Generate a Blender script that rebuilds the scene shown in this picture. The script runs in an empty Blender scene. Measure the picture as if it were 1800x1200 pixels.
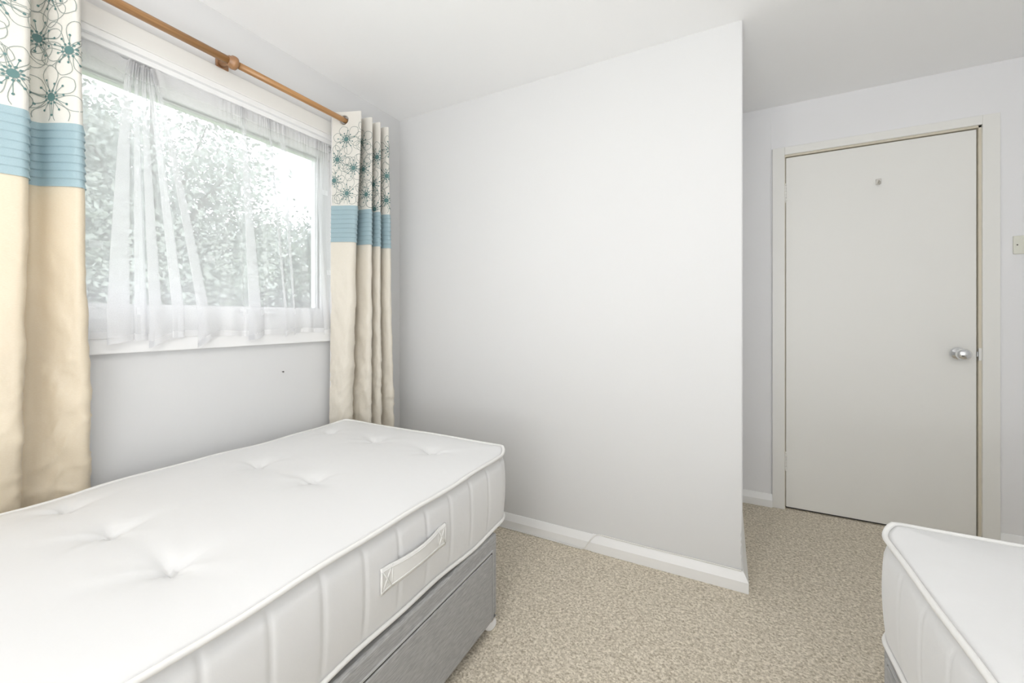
import bpy, bmesh, math, random
from mathutils import Vector, Matrix, noise
random.seed(7)
C = bpy.context.scene
COL = C.collection
PI = math.pi

# ------------------------------------------------------------------ camera, sky, light, exposure
CAM_H = 1.10
YAW = math.radians(27.7)
cam_d = bpy.data.cameras.new('camera')
cam = bpy.data.objects.new('camera', cam_d); COL.objects.link(cam)
cam.location = (0, 0, CAM_H)
cam.rotation_euler = (PI / 2, 0, YAW)
cam_d.sensor_width = 36.0
cam_d.lens = 36.0 * 716.0 / 1800.0
cam_d.shift_y = -42.0 / 1800.0
cam_d.clip_start = 0.02
C.camera = cam

world = bpy.data.worlds.new('overcast_sky'); C.world = world
world.use_nodes = True
wn = world.node_tree; wn.nodes.clear()
w_out = wn.nodes.new('ShaderNodeOutputWorld'); w_bg = wn.nodes.new('ShaderNodeBackground')
w_tc = wn.nodes.new('ShaderNodeTexCoord'); w_sep = wn.nodes.new('ShaderNodeSeparateXYZ'); w_r = wn.nodes.new('ShaderNodeValToRGB')
wn.links.new(w_tc.outputs['Generated'], w_sep.inputs[0]); wn.links.new(w_sep.outputs['Z'], w_r.inputs[0])
w_r.color_ramp.elements[0].position = 0.0; w_r.color_ramp.elements[0].color = (0.93, 0.96, 1.0, 1)
w_r.color_ramp.elements[1].position = 0.8; w_r.color_ramp.elements[1].color = (0.86, 0.93, 1.0, 1)
wn.links.new(w_r.outputs[0], w_bg.inputs['Color']); w_bg.inputs['Strength'].default_value = 4.2
wn.links.new(w_bg.outputs[0], w_out.inputs['Surface'])

def area(name, loc, rot, sx, sy, power, col=(1, 1, 1), portal=False):
    d = bpy.data.lights.new(name, 'AREA'); d.shape = 'RECTANGLE'; d.size = sx; d.size_y = sy
    d.energy = power; d.color = col
    o = bpy.data.objects.new(name, d); COL.objects.link(o)
    o.location = loc; o.rotation_euler = rot
    if portal: d.cycles.is_portal = True
    return o
# daylight comes in through the window opening (portal) ...
area('window_portal', (-1.93, 0.58, 1.54), (0, -PI / 2, 0), 1.0, 1.85, 1, portal=True)
# ... and two added soft fill lights behind the camera, with no real source
area('rear_fill', (0.25, -1.6, 1.15), (math.radians(88), 0, math.radians(3)), 2.7, 2.0, 24.5, (0.965, 0.98, 1.0))
area('ceiling_fill', (-0.15, -0.95, 0.70), (math.radians(180 - 14), 0, math.radians(0)), 0.9, 1.0, 24.0, (0.965, 0.98, 1.0))  # added fill aimed upwards to brighten the ceiling
# ceiling lamp in the middle of the room, out of view above the camera
lamp_d = bpy.data.lights.new('ceiling_lamp_light', 'POINT'); lamp_d.energy = 11.0; lamp_d.shadow_soft_size = 0.09
lamp_d.color = (1.0, 0.972, 0.935)
lamp = bpy.data.objects.new('ceiling_lamp_light', lamp_d); COL.objects.link(lamp); lamp.location = (-0.47, 0.02, 1.92)

C.view_settings.view_transform = 'Standard'; C.view_settings.look = 'None'
C.view_settings.exposure = 0.18; C.view_settings.gamma = 1.0; C.view_settings.use_curve_mapping = False
C.cycles.use_denoising = True
C.cycles.max_bounces = 12; C.cycles.diffuse_bounces = 7; C.cycles.transparent_max_bounces = 24
C.cycles.sample_clamp_indirect = 6.0
C.cycles.caustics_reflective = False; C.cycles.caustics_refractive = False

# ------------------------------------------------------------------ materials
def mat(name, col, rough=0.6, metal=0.0, **kw):
    m = bpy.data.materials.new(name); m.use_nodes = True
    b = m.node_tree.nodes['Principled BSDF']
    b.inputs['Base Color'].default_value = (*col, 1)
    b.inputs['Roughness'].default_value = rough
    b.inputs['Metallic'].default_value = metal
    for k, v in kw.items(): b.inputs[k].default_value = v
    return m
def N(m, t, **kw):
    n = m.node_tree.nodes.new(t)
    for k, v in kw.items(): setattr(n, k, v)
    return n
def L(m, a, b): m.node_tree.links.new(a, b)
def bsdf(m): return m.node_tree.nodes['Principled BSDF']
def coords(m, scale=(1, 1, 1), kind='Object'):
    tc = N(m, 'ShaderNodeTexCoord'); mp = N(m, 'ShaderNodeMapping'); mp.inputs['Scale'].default_value = scale
    L(m, tc.outputs[kind], mp.inputs['Vector']); return mp.outputs[0]
def noise_bump(m, scale, strength, dist=0.002, sc=(1, 1, 1), detail=3, kind='Object'):
    v = coords(m, sc, kind); n = N(m, 'ShaderNodeTexNoise'); n.inputs['Scale'].default_value = scale; n.inputs['Detail'].default_value = detail
    L(m, v, n.inputs['Vector'])
    b = N(m, 'ShaderNodeBump'); b.inputs['Strength'].default_value = strength; b.inputs['Distance'].default_value = dist
    L(m, n.outputs['Fac'], b.inputs['Height'])
    old = bsdf(m).inputs['Normal']
    if old.links: L(m, old.links[0].from_socket, b.inputs['Normal'])
    L(m, b.outputs[0], old)
    return n
def vary(m, scale, c1, c2, sc=(1, 1, 1), detail=2, lo=0.3, hi=0.7, kind='Object'):
    v = coords(m, sc, kind); n = N(m, 'ShaderNodeTexNoise'); n.inputs['Scale'].default_value = scale; n.inputs['Detail'].default_value = detail
    L(m, v, n.inputs['Vector'])
    r = N(m, 'ShaderNodeValToRGB'); r.color_ramp.elements[0].position = lo; r.color_ramp.elements[1].position = hi
    r.color_ramp.elements[0].color = (*c1, 1); r.color_ramp.elements[1].color = (*c2, 1)
    L(m, n.outputs['Fac'], r.inputs[0]); L(m, r.outputs[0], bsdf(m).inputs['Base Color'])
    return r

M = {}
M['wall'] = mat('white_wall_paint', (0.71, 0.712, 0.712), 0.75); noise_bump(M['wall'], 5, 0.25, 0.006, detail=2); noise_bump(M['wall'], 130, 0.12, 0.001)
M['ceiling'] = mat('white_ceiling_paint', (0.925, 0.925, 0.925), 0.85); noise_bump(M['ceiling'], 90, 0.15, 0.001)
M['alcove'] = mat('off_white_wall_paint', (0.80, 0.80, 0.81), 0.75); noise_bump(M['alcove'], 70, 0.2, 0.0015)
M['gloss'] = mat('white_gloss_paint', (0.86, 0.86, 0.855), 0.35); noise_bump(M['gloss'], 25, 0.1, 0.002)
M['cream'] = mat('cream_gloss_paint', (0.80, 0.795, 0.765), 0.38); noise_bump(M['cream'], 14, 0.12, 0.002)
M['doorpaint'] = mat('cream_door_paint', (0.80, 0.795, 0.765), 0.36); noise_bump(M['doorpaint'], 30, 0.05, 0.001)
M['rebate'] = mat('tan_rebate_paint', (0.66, 0.61, 0.50), 0.5)
M['upvc'] = mat('white_upvc', (0.93, 0.93, 0.93), 0.3)
M['dark'] = mat('dark_gap', (0.05, 0.045, 0.04), 0.9)
M['chrome'] = mat('polished_chrome', (0.85, 0.86, 0.88), 0.12, 1.0)
M['plastic'] = mat('cream_plastic', (0.72, 0.72, 0.64), 0.35)
M['whiteplastic'] = mat('white_plastic', (0.85, 0.85, 0.85), 0.3)
M['cable'] = mat('white_cable_sheath', (0.8, 0.79, 0.76), 0.45)
M['brasswood'] = mat('honey_pine_varnish', (0.42, 0.22, 0.09), 0.3)
vary(M['brasswood'], 9, (0.33, 0.165, 0.062), (0.50, 0.27, 0.11), (14, 0.6, 14))
M['bracket'] = mat('bronze_brown_bracket', (0.30, 0.15, 0.07), 0.35); vary(M['bracket'], 30, (0.24, 0.12, 0.06), (0.38, 0.2, 0.09))

# carpet: flecked beige loop pile
m = M['carpet'] = mat('beige_flecked_carpet', (0.5, 0.43, 0.34), 0.95)
v = coords(m, (1, 1, 1))
vo = N(m, 'ShaderNodeTexVoronoi'); vo.inputs['Scale'].default_value = 210; L(m, v, vo.inputs['Vector'])
sp = N(m, 'ShaderNodeSeparateColor'); L(m, vo.outputs['Color'], sp.inputs[0])
n1 = N(m, 'ShaderNodeTexNoise'); n1.inputs['Scale'].default_value = 95; n1.inputs['Detail'].default_value = 3; L(m, v, n1.inputs['Vector'])
mx = N(m, 'ShaderNodeMath', operation='MULTIPLY_ADD'); L(m, sp.outputs[0], mx.inputs[0]); mx.inputs[1].default_value = 0.42
L(m, n1.outputs['Fac'], mx.inputs[2])
r = N(m, 'ShaderNodeValToRGB'); e = r.color_ramp.elements
e[0].position = 0.36; e[0].color = (0.36, 0.31, 0.235, 1)
e[1].position = 1.0; e[1].color = (0.84, 0.77, 0.65, 1)
k = e.new(0.58); k.color = (0.53, 0.47, 0.37, 1)
k = e.new(0.76); k.color = (0.66, 0.595, 0.485, 1)
L(m, mx.outputs[0], r.inputs[0]); L(m, r.outputs[0], bsdf(m).inputs['Base Color'])
bp = N(m, 'ShaderNodeBump'); bp.inputs['Strength'].default_value = 0.7; bp.inputs['Distance'].default_value = 0.004
L(m, mx.outputs[0], bp.inputs['Height']); L(m, bp.outputs[0], bsdf(m).inputs['Normal'])

# mattress damask, piping, grey divan weave
m = M['mattress'] = mat('white_mattress_ticking', (0.735, 0.735, 0.735), 0.7, **{'Sheen Weight': 0.25, 'Sheen Roughness': 0.4}); noise_bump(m, 22, 0.25, 0.004, detail=2); noise_bump(m, 420, 0.15, 0.0006)
m = M['piping'] = mat('ivory_mattress_piping', (0.79, 0.785, 0.765), 0.6)
m = M['divan'] = mat('grey_woven_fabric', (0.36, 0.33, 0.325), 0.85)
vary(m, 160, (0.31, 0.31, 0.308), (0.48, 0.48, 0.475), (1, 0.25, 3.0), 3)
noise_bump(m, 300, 0.3, 0.001, (1, 0.3, 2))
m = M['divan_tape'] = mat('light_grey_edging', (0.52, 0.52, 0.51), 0.7)

# curtains
def cloth(name, col, col2, rough, transl=0.25, silk=False, sheen=0.3):
    m = mat(name, col, rough, **{'Sheen Weight': sheen, 'Sheen Roughness': 0.35})
    vary(m, 7, col, col2, (30, 30, 400) if silk else (120, 120, 120), 2)
    noise_bump(m, 9 if silk else 200, 0.5 if silk else 0.15, 0.012 if silk else 0.0006, (1.0, 1.6, 1.0), 3)
    if silk: noise_bump(m, 11, 0.22, 0.0012, (25, 25, 500), 2)
    nt = m.node_tree; out = nt.nodes['Material Output']
    tr = N(m, 'ShaderNodeBsdfTranslucent'); tr.inputs['Color'].default_value = (*[min(1, c * 1.05) for c in col], 1)
    mix = N(m, 'ShaderNodeMixShader'); mix.inputs[0].default_value = transl
    L(m, bsdf(m).outputs[0], mix.inputs[1]); L(m, tr.outputs[0], mix.inputs[2]); L(m, mix.outputs[0], out.inputs['Surface'])
    return m
M['linen'] = cloth('cream_embroidered_linen', (0.80, 0.775, 0.715), (0.86, 0.84, 0.785), 0.8, 0.2)
M['band'] = cloth('duck_egg_blue_taffeta', (0.32, 0.455, 0.50), (0.42, 0.545, 0.59), 0.42, 0.15)
M['satin'] = cloth('pale_gold_faux_silk', (0.75, 0.64, 0.475), (0.82, 0.74, 0.60), 0.33, 0.2, True)
M['satin_sheen'] = cloth('gold_faux_silk_sheen', (0.79, 0.73, 0.62), (0.86, 0.82, 0.74), 0.3, 0.2, True)  # same gold silk, paled to put its whitish sheen into the colour
M['lining'] = cloth('white_curtain_lining', (0.84, 0.83, 0.82), (0.86, 0.85, 0.84), 0.9, 0.3)
M['thread'] = mat('grey_green_thread', (0.30, 0.335, 0.31), 0.6)
M['teal'] = mat('teal_thread', (0.10, 0.20, 0.195), 0.6)
M['eyelet'] = mat('brushed_steel_eyelet', (0.6, 0.58, 0.54), 0.3, 1.0)

# sheer net
m = M['net'] = bpy.data.materials.new('white_voile'); m.use_nodes = True
nt = m.node_tree; nt.nodes.clear()
out = N(m, 'ShaderNodeOutputMaterial')
tp = N(m, 'ShaderNodeBsdfTransparent'); df = N(m, 'ShaderNodeBsdfDiffuse'); tl = N(m, 'ShaderNodeBsdfTranslucent')
df.inputs['Color'].default_value = (0.96, 0.96, 0.965, 1); tl.inputs['Color'].default_value = (0.95, 0.955, 0.965, 1)
mm = N(m, 'ShaderNodeMixShader'); mm.inputs[0].default_value = 0.5; L(m, df.outputs[0], mm.inputs[1]); L(m, tl.outputs[0], mm.inputs[2])
mo = N(m, 'ShaderNodeMixShader'); L(m, tp.outputs[0], mo.inputs[1]); L(m, mm.outputs[0], mo.inputs[2]); L(m, mo.outputs[0], out.inputs['Surface'])
uv = N(m, 'ShaderNodeUVMap'); se = N(m, 'ShaderNodeSeparateXYZ'); L(m, uv.outputs[0], se.inputs[0])
# woven squares: one per 0.15 x 0.17 m cell, rows staggered
def mth(op, a, b=None, c=None):
    n = N(m, 'ShaderNodeMath', operation=op)
    for i, x in enumerate((a, b, c)):
        if x is None: continue
        if isinstance(x, (int, float)): n.inputs[i].default_value = x
        else: L(m, x, n.inputs[i])
    return n.outputs[0]
row = mth('FLOOR', mth('DIVIDE', se.outputs['Y'], 0.20))
half = mth('MULTIPLY', mth('MODULO', row, 2.0), 0.5)
fx = mth('FRACT', mth('ADD', mth('DIVIDE', se.outputs['X'], 0.22), half))
fy = mth('FRACT', mth('DIVIDE', se.outputs['Y'], 0.20))
sq = mth('MULTIPLY', mth('MULTIPLY', mth('GREATER_THAN', fx, 0.44), mth('LESS_THAN', fx, 0.56)), mth('MULTIPLY', mth('GREATER_THAN', fy, 0.44), mth('LESS_THAN', fy, 0.56)))
hem = mth('LESS_THAN', se.outputs['Y'], 0.022)
head = mth('GREATER_THAN', se.outputs['Y'], 0.905)
vn = N(m, 'ShaderNodeTexNoise'); vn.inputs['Scale'].default_value = 260; L(m, uv.outputs[0], vn.inputs['Vector'])
base = mth('MULTIPLY_ADD', vn.outputs['Fac'], 0.10, 0.50)
fac = mth('ADD', mth('ADD', base, mth('MULTIPLY', sq, 0.15)), mth('ADD', mth('MULTIPLY', hem, 0.22), mth('MULTIPLY', head, 0.2)))
L(m, fac, mo.inputs[0])

m = M['glass'] = bpy.data.materials.new('window_glass'); m.use_nodes = True
nt = m.node_tree; nt.nodes.clear(); out = N(m, 'ShaderNodeOutputMaterial')
tp = N(m, 'ShaderNodeBsdfTransparent'); tp.inputs['Color'].default_value = (0.975, 0.975, 0.98, 1)
gl = N(m, 'ShaderNodeBsdfGlossy'); gl.inputs['Roughness'].default_value = 0.02
fr = N(m, 'ShaderNodeFresnel'); fr.inputs['IOR'].default_value = 1.45
mo = N(m, 'ShaderNodeMixShader'); L(m, fr.outputs[0], mo.inputs[0]); L(m, tp.outputs[0], mo.inputs[1]); L(m, gl.outputs[0], mo.inputs[2]); L(m, mo.outputs[0], out.inputs['Surface'])

M['leaf'] = mat('pale_green_leaves', (0.24, 0.27, 0.23), 0.6); vary(M['leaf'], 3, (0.20, 0.225, 0.195), (0.31, 0.335, 0.29))
M['leaf2'] = mat('dark_green_leaves', (0.13, 0.18, 0.11), 0.5); vary(M['leaf2'], 3, (0.15, 0.175, 0.15), (0.24, 0.27, 0.23))
M['bark'] = mat('grey_bark', (0.07, 0.06, 0.05), 0.9); noise_bump(M['bark'], 20, 0.6, 0.02)
M['grass'] = mat('lawn_grass', (0.16, 0.24, 0.10), 0.9); vary(M['grass'], 12, (0.12, 0.2, 0.08), (0.22, 0.3, 0.13))
M['render'] = mat('pale_house_render', (0.6, 0.58, 0.54), 0.9)
m = M['lampglass'] = mat('opal_lamp_glass', (0.9, 0.88, 0.84), 0.4); bsdf(m).inputs['Emission Color'].default_value = (1.0, 0.95, 0.87, 1); bsdf(m).inputs['Emission Strength'].default_value = 6.0

# ------------------------------------------------------------------ mesh helpers
def obj(name, bm, m, parent=None, smooth=False, bevel=0.0, mats=None):
    me = bpy.data.meshes.new(name); bm.normal_update(); bm.to_mesh(me); bm.free()
    for x in (mats or [m]): me.materials.append(x)
    if smooth: me.polygons.foreach_set('use_smooth', [True] * len(me.polygons))
    o = bpy.data.objects.new(name, me); COL.objects.link(o)
    if parent: o.parent = parent
    if bevel:
        b = o.modifiers.new('bevel', 'BEVEL'); b.width = bevel; b.segments = 2; b.limit_method = 'ANGLE'
    return o
def box(bm, x0, x1, y0, y1, z0, z1):
    vs = [bm.verts.new((x, y, z)) for z in (z0, z1) for y in (y0, y1) for x in (x0, x1)]
    for f in ((0, 2, 3, 1), (4, 5, 7, 6), (0, 1, 5, 4), (2, 6, 7, 3), (0, 4, 6, 2), (1, 3, 7, 5)): bm.faces.new([vs[i] for i in f])
    return vs
def boxes(*bs):
    bm = bmesh.new()
    for b in bs: box(bm, *b)
    return bm
def prism(bm, prof, p0, p1, up=Vector((0, 0, 1)), side=None):
    """extrude profile [(a,b)] (a along side, b along up) from p0 to p1"""
    p0 = Vector(p0); p1 = Vector(p1)
    a = [bm.verts.new(p0 + side * x + up * z) for x, z in prof]; b = [bm.verts.new(p1 + side * x + up * z) for x, z in prof]
    n = len(prof)
    for i in range(n): bm.faces.new((a[i], a[(i + 1) % n], b[(i + 1) % n], b[i]))
    bm.faces.new(a[::-1]); bm.faces.new(b)
def tube(bm, pts, r, n=10, closed=False, caps=True, rads=None):
    pts = [Vector(p) for p in pts]; K = len(pts); rings = []
    prev = None
    for i, p in enumerate(pts):
        if closed: t = pts[(i + 1) % K] - pts[i - 1]
        else: t = pts[min(i + 1, K - 1)] - pts[max(i - 1, 0)]
        t.normalize()
        if prev is None:
            ref = Vector((0, 0, 1)) if abs(t.z) < 0.9 else Vector((1, 0, 0))
            u = t.cross(ref).normalized()
        else: u = (prev - t * prev.dot(t)).normalized()
        prev = u; w = t.cross(u)
        rr = rads[i] if rads else r
        rings.append([bm.verts.new(p + (u * math.cos(2 * PI * k / n) + w * math.sin(2 * PI * k / n)) * rr) for k in range(n)])
    for i in range(K if closed else K - 1):
        a = rings[i]; b = rings[(i + 1) % K]
        for k in range(n): bm.faces.new((a[k], a[(k + 1) % n], b[(k + 1) % n], b[k]))
    if caps and not closed:
        bm.faces.new(rings[0][::-1]); bm.faces.new(rings[-1])
def lathe(bm, prof, origin, axis, n=28):
    """prof [(r, d)] revolved about axis through origin"""
    origin = Vector(origin); axis = Vector(axis).normalized()
    u = axis.orthogonal().normalized(); w = axis.cross(u); rings = []
    for r_, d in prof:
        if r_ < 1e-6: rings.append([bm.verts.new(origin + axis * d)])
        else: rings.append([bm.verts.new(origin + axis * d + (u * math.cos(2 * PI * k / n) + w * math.sin(2 * PI * k / n)) * r_) for k in range(n)])
    for a, b in zip(rings, rings[1:]):
        for k in range(n):
            k2 = (k + 1) % n
            if len(a) == 1 and len(b) == 1: break
            if len(a) == 1: bm.faces.new((a[0], b[k], b[k2]))
            elif len(b) == 1: bm.faces.new((a[k], b[0], a[k2]))
            else: bm.faces.new((a[k], b[k], b[k2], a[k2]))
def empty(name, loc, label=None, cat=None, group=None):
    o = bpy.data.objects.new(name, None); COL.objects.link(o); o.location = loc; o.empty_display_size = 0.1
    if label: tag(o, label, cat, group)
    return o
def tag(o, label, cat, group=None):
    o['label'] = label; o['category'] = cat
    if group: o['group'] = group
    return o
def struct(o, label=None):
    o['kind'] = 'structure'
    if label: o['label'] = label
    return o
def part(name, bm, m, root, **kw):
    """mesh drawn in world coordinates, parented under a root that is moved from the origin"""
    bm.transform(Matrix.Translation(-root.location))
    return obj(name, bm, m, root, **kw)
def catmull(P, n):
    out = []; K = len(P)
    for i in range(K - 1):
        p0 = P[max(i - 1, 0)]; p1 = P[i]; p2 = P[i + 1]; p3 = P[min(i + 2, K - 1)]
        for j in range(n):
            t = j / n
            out.append(tuple(0.5 * (2 * b + (c - a) * t + (2 * a - 5 * b + 4 * c - d) * t * t + (-a + 3 * b - 3 * c + d) * t ** 3) for a, b, c, d in zip(p0, p1, p2, p3)))
    out.append(tuple(P[-1])); return out

# ------------------------------------------------------------------ the room
XW, YB, YD, XC, H = -1.77, 1.89, 2.81, 0.06, 2.303   # window wall, partition wall, door wall, partition corner, ceiling
XR, YR = 1.72, -1.75
struct(obj('floor', boxes((XW - 0.3, XR + 0.15, YR - 0.15, YD + 0.3, -0.12, 0.0)), M['carpet']), 'beige flecked carpet covering the whole floor')
bm = bmesh.new()
pts = [(YR - 0.15, H), (YB, H), (YD + 0.3, H + 0.029)]
lo = [[bm.verts.new((x, y, z)) for x in (XW - 0.3, XR + 0.15)] for y, z in pts]
hi = [[bm.verts.new((x, y, z + 0.15)) for x in (XW - 0.3, XR + 0.15)] for y, z in pts]
for i in range(2):
    bm.faces.new((lo[i][0], lo[i + 1][0], lo[i + 1][1], lo[i][1])); bm.faces.new((hi[i][0], hi[i][1], hi[i + 1][1], hi[i + 1][0]))
    for s in (0, 1): bm.faces.new((lo[i][s], lo[i + 1][s], hi[i + 1][s], hi[i][s]))
bm.faces.new((lo[0][0], lo[0][1], hi[0][1], hi[0][0])); bm.faces.new((lo[2][0], lo[2][1], hi[2][1], hi[2][0]))
bmesh.ops.recalc_face_normals(bm, faces=bm.faces)
struct(obj('ceiling', bm, M['ceiling']), 'plain white painted ceiling')

WY0, WY1, WZ0, WZ1 = -0.35, 1.50, 1.02, 2.02     # window opening
struct(obj('wall_left', boxes((XW - 0.24, XW, YR - 0.1, YB + 0.05, 0, WZ0), (XW - 0.24, XW, YR - 0.1, YB + 0.05, WZ1, H),
    (XW - 0.24, XW, YR - 0.1, WY0, WZ0, WZ1), (XW - 0.24, XW, WY1, YB + 0.05, WZ0, WZ1)), M['wall']), 'white wall holding the window')
# partition wall with a worn, slightly chipped outer corner
bm = bmesh.new(); rnd = random.Random(3); rings = []
zs = [0.0, 0.05] + [0.05 + 0.012 * k for k in range(1, 26)] + [0.5, 1.0, 1.5, 2.0, H + 0.02]
for z in zs:
    d = rnd.uniform(0.0, 0.0045) if 0.06 < z < 0.24 and rnd.random() < 0.6 else 0.0
    rings.append([bm.verts.new(p) for p in ((XW, YB, z), (XC - 0.004 - d, YB, z), (XC, YB + 0.004 + d, z), (XC, YD + 0.02, z), (XW, YD + 0.02, z))])
for a, b in zip(rings, rings[1:]):
    for k in range(5): bm.faces.new((a[k], a[(k + 1) % 5], b[(k + 1) % 5], b[k]))
bm.faces.new(rings[0][::-1]); bm.faces.new(rings[-1])
struct(obj('wall_front', bm, M['wall']), 'white partition wall ahead ending in a sharp outside corner')
# door wall with door opening
DX0, DX1, DZ = 0.299, 1.097, 2.033
bm = boxes((XC, DX0, YD, YD + 0.14, 0, H + 0.03), (DX1, XR + 0.1, YD, YD + 0.14, 0, H + 0.03), (DX0, DX1, YD, YD + 0.14, DZ, H + 0.03))
struct(obj('wall_alcove', bm, M['alcove']), 'off-white wall around the door')
# plastered-over strip between the partition and the door frame
bm = bmesh.new(); prof = []
for x, z in ((XC, 0), (0.235, 0), (0.235, 1.3), (0.231, 1.9), (0.236, 2.2), (0.230, 2.275), (0.212, 2.292), (0.15, 2.290), (0.10, 2.286), (XC, 2.282)): prof.append((x, z))
a = [bm.verts.new((x, YD - 0.006, z)) for x, z in prof]; b = [bm.verts.new((x, YD, z)) for x, z in prof]
bm.faces.new(a)
for i in range(len(a)): bm.faces.new((a[i], a[(i + 1) % len(a)], b[(i + 1) % len(a)], b[i]))
bmesh.ops.recalc_face_normals(bm, faces=bm.faces)
struct(obj('trim_1', bm, M['alcove'], bevel=0.003), 'raised plaster strip left of the door frame')
struct(obj('wall_right', boxes((XR, XR + 0.12, YR - 0.1, YD, 0, H + 0.03)), M['wall']), 'white side wall behind the second bed')
struct(obj('wall_rear', boxes((XW, XR, YR - 0.12, YR, 0, H)), M['wall']), 'white wall behind the viewer')

# skirting: flat face with sloped top
SK = [(0, 0), (0.018, 0), (0.018, 0.041), (0.004, 0.072), (0, 0.074)]
def skirting(name, p0, p1, side, label=None, prof=SK, root=None):
    bm = bmesh.new(); prism(bm, prof, p0, p1, side=Vector(side)); bmesh.ops.recalc_face_normals(bm, faces=bm.faces)
    return struct(obj(name, bm, M['gloss'], bevel=0.0012), label)
SK2 = [(0, 0), (0.021, 0), (0.021, 0.043), (0.004, 0.075), (0, 0.077)]
skirting('baseboard_front', (XW, YB, 0), (-0.56, YB, 0), (0, -1, 0), 'white skirting under the partition wall, left length')
bm = bmesh.new()   # mitred corner: face length and its return
def sweep(bm, prof, path):
    rings = []
    for (p, s) in path: rings.append([bm.verts.new((p[0] + s[0] * a, p[1] + s[1] * a, b)) for a, b in prof])
    for a, b in zip(rings, rings[1:]):
        for k in range(len(prof)): bm.faces.new((a[k], a[(k + 1) % len(prof)], b[(k + 1) % len(prof)], b[k]))
    bm.faces.new(rings[0]); bm.faces.new(rings[-1])
    bmesh.ops.recalc_face_normals(bm, faces=bm.faces)
sweep(bm, SK2, [((-0.56, YB), (0, -1)), ((XC, YB), (1, -1)), ((XC, YD - 0.02), (1, 0))])
struct(obj('baseboard_corner', bm, M['gloss'], bevel=0.0012), 'white skirting wrapping the outer corner of the partition')
skirting('baseboard_alcove', (XC + 0.02, YD - 0.006, 0), (0.239, YD - 0.006, 0), (0, -1, 0), 'short white skirting left of the door frame')
skirting('baseboard_door', (1.157, YD, 0), (XR, YD, 0), (0, -1, 0), 'white skirting right of the door frame')
skirting('baseboard_left', (XW, YR, 0), (XW, YB - 0.02, 0), (1, 0, 0), 'white skirting under the window')
skirting('baseboard_right', (XR, YR, 0), (XR, YD - 0.02, 0), (-1, 0, 0), 'white skirting behind the second bed')

# ------------------------------------------------------------------ door
door = empty('door_1', (0.69, YD, 0)); struct(door, 'closed flush cream door in the alcove with a round chrome knob')
AP = 0.016
part('architrave', boxes((0.239, DX0, YD - AP, YD, 0, 2.077), (DX1, 1.157, YD - AP, YD, 0, 2.077), (DX0, DX1, YD - AP, YD, DZ, 2.077)), M['cream'], door, bevel=0.002)
part('door_frame', boxes((DX0 - 0.002, DX0 + 0.004, YD - 0.006, YD + 0.13, 0, DZ), (DX1 - 0.010, DX1 + 0.002, YD - 0.004, YD + 0.13, 0, DZ + 0.002), (DX0, DX1, YD - 0.004, YD + 0.13, DZ - 0.010, DZ + 0.002)), M['rebate'], door)
part('door_stop', boxes((DX0 + 0.003, DX0 + 0.02, YD + 0.047, YD + 0.06, 0, DZ), (DX1 - 0.03, DX1 - 0.008, YD + 0.047, YD + 0.06, 0, DZ), (DX0, DX1, YD + 0.047, YD + 0.06, DZ - 0.03, DZ)), M['dark'], door)
leaf = part('door_leaf', boxes((0.3065, 1.083, YD + 0.003, YD + 0.045, 0.012, 2.0185)), M['doorpaint'], door, bevel=0.0015)
part('threshold', boxes((0.303, 1.09, YD + 0.02, YD + 0.3, 0.0, 0.004)), M['dark'], door)
for z in (1.815, 0.273):
    bm = bmesh.new()
    for k in range(5): tube(bm, [(0.3045, YD - 0.002, z - 0.045 + k * 0.0182), (0.3045, YD - 0.002, z - 0.045 + k * 0.0182 + 0.0168)], 0.0058, 12)
    for zz in (z - 0.051, z + 0.051): lathe(bm, [(0, -0.005), (0.004, -0.003), (0.0045, 0.0), (0.004, 0.004), (0, 0.006)], (0.3045, YD - 0.002, zz), (0, 0, 1), 12)
    box(bm, 0.306, 0.330, YD + 0.001, YD + 0.004, z - 0.045, z + 0.045)
    h = part('hinge', bm, M['cream'], door, smooth=False)
kx, kz = 1.018, 0.922
bm = bmesh.new(); lathe(bm, [(0, 0), (0.031, 0.0), (0.031, 0.003), (0.027, 0.008), (0.014, 0.012), (0.0115, 0.016), (0.0115, 0.030), (0.017, 0.034), (0.0255, 0.042), (0.0285, 0.052), (0.0265, 0.062), (0.019, 0.070), (0.008, 0.0735), (0, 0.074)], (kx, YD + 0.003, kz), (0, -1, 0), 36)
k_ = part('door_knob', bm, M['chrome'], door, smooth=True); k_['label'] = 'round polished chrome knob'
part('latch_plate', boxes((1.0835, 1.0885, YD - 0.0015, YD + 0.012, kz - 0.012, kz + 0.012)), M['chrome'], door)
part('strike_plate', boxes((1.087, 1.0975, YD - 0.0065, YD, kz - 0.03, kz + 0.03)), M['cream'], door)
# little hook stuck on the door
bm = boxes((0.705, 0.727, YD - 0.001, YD + 0.003, 1.806, 1.834))
tube(bm, [(0.716, YD - 0.001, 1.822), (0.717, YD - 0.012, 1.817), (0.717, YD - 0.018, 1.806), (0.713, YD - 0.020, 1.800), (0.708, YD - 0.022, 1.803)], 0.0035, 10)
hk = part('hook', bm, M['eyelet'], door, bevel=0.001); hk['label'] = 'small grey stick-on hook'

# light switch
sw = empty('light_switch', (1.245, YD, 1.442), 'cream square light switch on the wall right of the door', 'light switch')
part('switch_plate', boxes((1.202, 1.288, YD - 0.009, YD, 1.399, 1.485)), M['plastic'], sw, bevel=0.003)
part('rocker', boxes((1.236, 1.254, YD - 0.013, YD - 0.008, 1.428, 1.456)), M['plastic'], sw, bevel=0.002)
for x in (1.214, 1.276):
    bm = bmesh.new(); lathe(bm, [(0, 0.0012), (0.0026, 0.001), (0.003, 0)], (x, YD - 0.009, 1.442), (0, -1, 0), 12); part('screw', bm, M['dark'], sw)

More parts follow.
